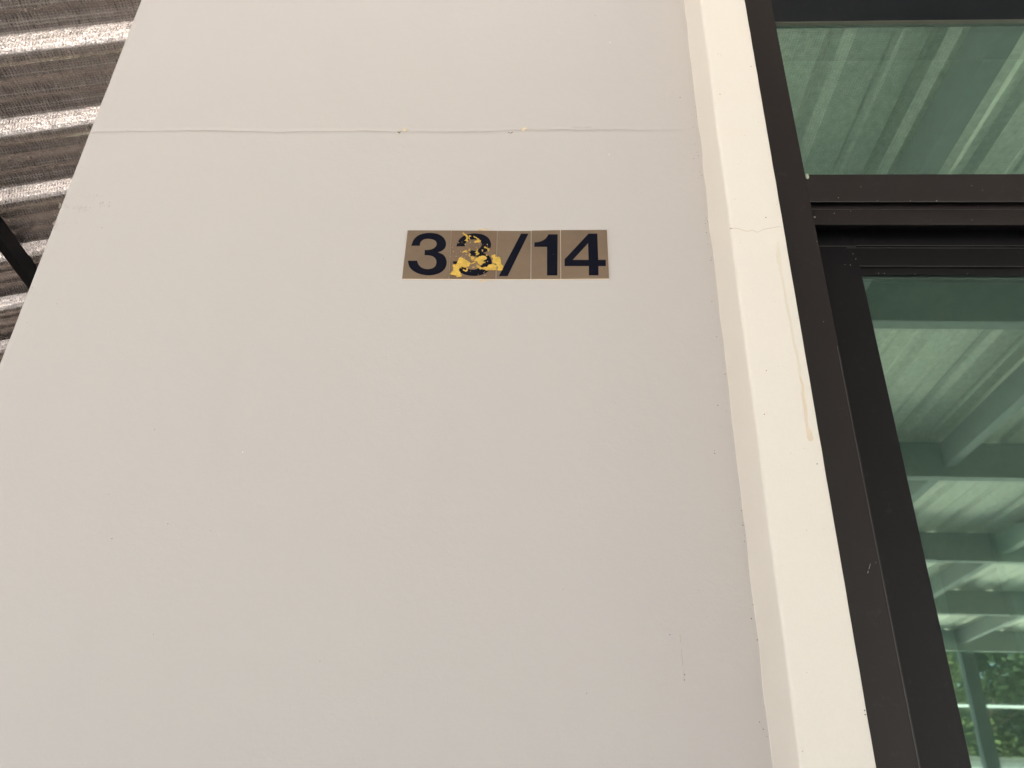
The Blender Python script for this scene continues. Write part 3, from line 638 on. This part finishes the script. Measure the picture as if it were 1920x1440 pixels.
def leaf_mat(name, c):
    t = NT(name); oi = t.new('ObjectInfo')
    g = t.new('NewGeometry')
    col = t.mix(g.outputs['Random Per Island'], tuple(x*.6 for x in c), tuple(min(1, x*1.5) for x in c))
    t.b.inputs['Transmission Weight'].default_value = 0
    return t.out(col, .8, spec=.15)
M_LEAF1 = leaf_mat("green_leaves", (.026, .036, .016)); M_LEAF2 = leaf_mat("yellow_green_leaves", (.046, .054, .018))
def tree(x, y, h, cr, lm, lab, nleaf=8000):
    ls = .5 if y > -15 else 1.0; nleaf = int(nleaf*(1.6 if y > -15 else 1))
    e_ = empty("garden_tree", (x, y, 0), lab, "tree", "trees beyond the boundary wall")
    bm = bmesh.new(); prev = None
    def limb(p0, p1, r0, r1, n=6):
        a = (p1-p0).normalized(); s = a.orthogonal().normalized(); t2 = a.cross(s); rr = []
        for p, r in ((p0, r0), ((p0+p1)/2 + Vector((random.uniform(-.1, .1), random.uniform(-.1, .1), 0)), (r0+r1)/2), (p1, r1)):
            rr.append([bm.verts.new(p + (s*math.cos(6.2832*i/n) + t2*math.sin(6.2832*i/n))*r) for i in range(n)])
        for u_, v_ in zip(rr, rr[1:]):
            for i in range(n): bm.faces.new((u_[i], u_[(i+1) % n], v_[(i+1) % n], v_[i]))
    top = Vector((x + random.uniform(-.2, .2), y, h*.5)); limb(Vector((x, y, -.1)), top, .13, .08)
    tips = []
    for k in range(8):
        an = 6.2832*k/8 + random.uniform(-.3, .3); rr = cr*random.uniform(.45, .8)
        tp = Vector((x+rr*math.cos(an), y+rr*math.sin(an), h*random.uniform(.45, .95))); tips.append(tp)
        limb(top - Vector((0, 0, random.uniform(0, h*.2))), tp, .06, .02, 5)
    obj("trunk", bm, M_BARK, e_, True)
    bm = bmesh.new()
    cl = tips + [Vector((x+random.uniform(-cr, cr)*.7, y+random.uniform(-cr, cr)*.7, h*random.uniform(.3, 1.0))) for _ in range(10)]
    for _ in range(nleaf):
        c = random.choice(cl); d = Vector((random.gauss(0, 1), random.gauss(0, 1), random.gauss(0, .7))).normalized()*random.uniform(.2, 1)**.5*cr*.38
        p = c + d; s = random.uniform(.06, .13)*ls
        u_ = Vector((random.uniform(-1, 1), random.uniform(-1, 1), random.uniform(-.6, .6))).normalized(); v_ = u_.orthogonal().normalized()
        vs = [bm.verts.new(p + q) for q in (u_*s, v_*s*.5, -u_*s, -v_*s*.5)]; bm.faces.new(vs)
    me = bpy.data.meshes.new("crown"); bm.to_mesh(me); bm.free(); link("crown", me, lm, e_)
TR = [(4.2, -17.5, 4.6, 1.6, 0, "round leafy tree behind the left posts of the white beam"), (7.6, -18.5, 4.0, 1.7, 1, "yellow green bushy tree behind the middle of the white beam"),
      (10.2, -19.5, 5.2, 1.9, 0, "tall dark green tree behind the white beam"), (13.2, -20.0, 4.4, 1.8, 1, "yellow green tree at the far end of the white beam"),
      (5.9, -12.4, 2.3, 1.1, 1, "small light green tree just over the boundary wall"),
      (7.4, -12.9, 2.2, 1.1, 1, "low spreading light green tree by the boundary wall"), (0.4, -19.0, 4.3, 1.7, 1, "pale green tree left of the white beam posts"),
      (16.5, -21.0, 5.5, 2.1, 0, "large dark tree at the far right of the trees")]
TR += [(9.0, -25.0, 6.2, 2.6, 0, "dark tree in the back row, left of its neighbour"), (13.5, -26.0, 6.0, 2.8, 0, "dark tree in the back row, right of its neighbour"), (18.5, -27, 6.6, 2.9, 0, "tallest dark tree in the back row at far right")]
for x, y, h, cr, kind, lab in TR: tree(x, y, h*(1.15 if y > -22 else .86), cr*1.15, (M_LEAF1, M_LEAF2)[kind], lab)
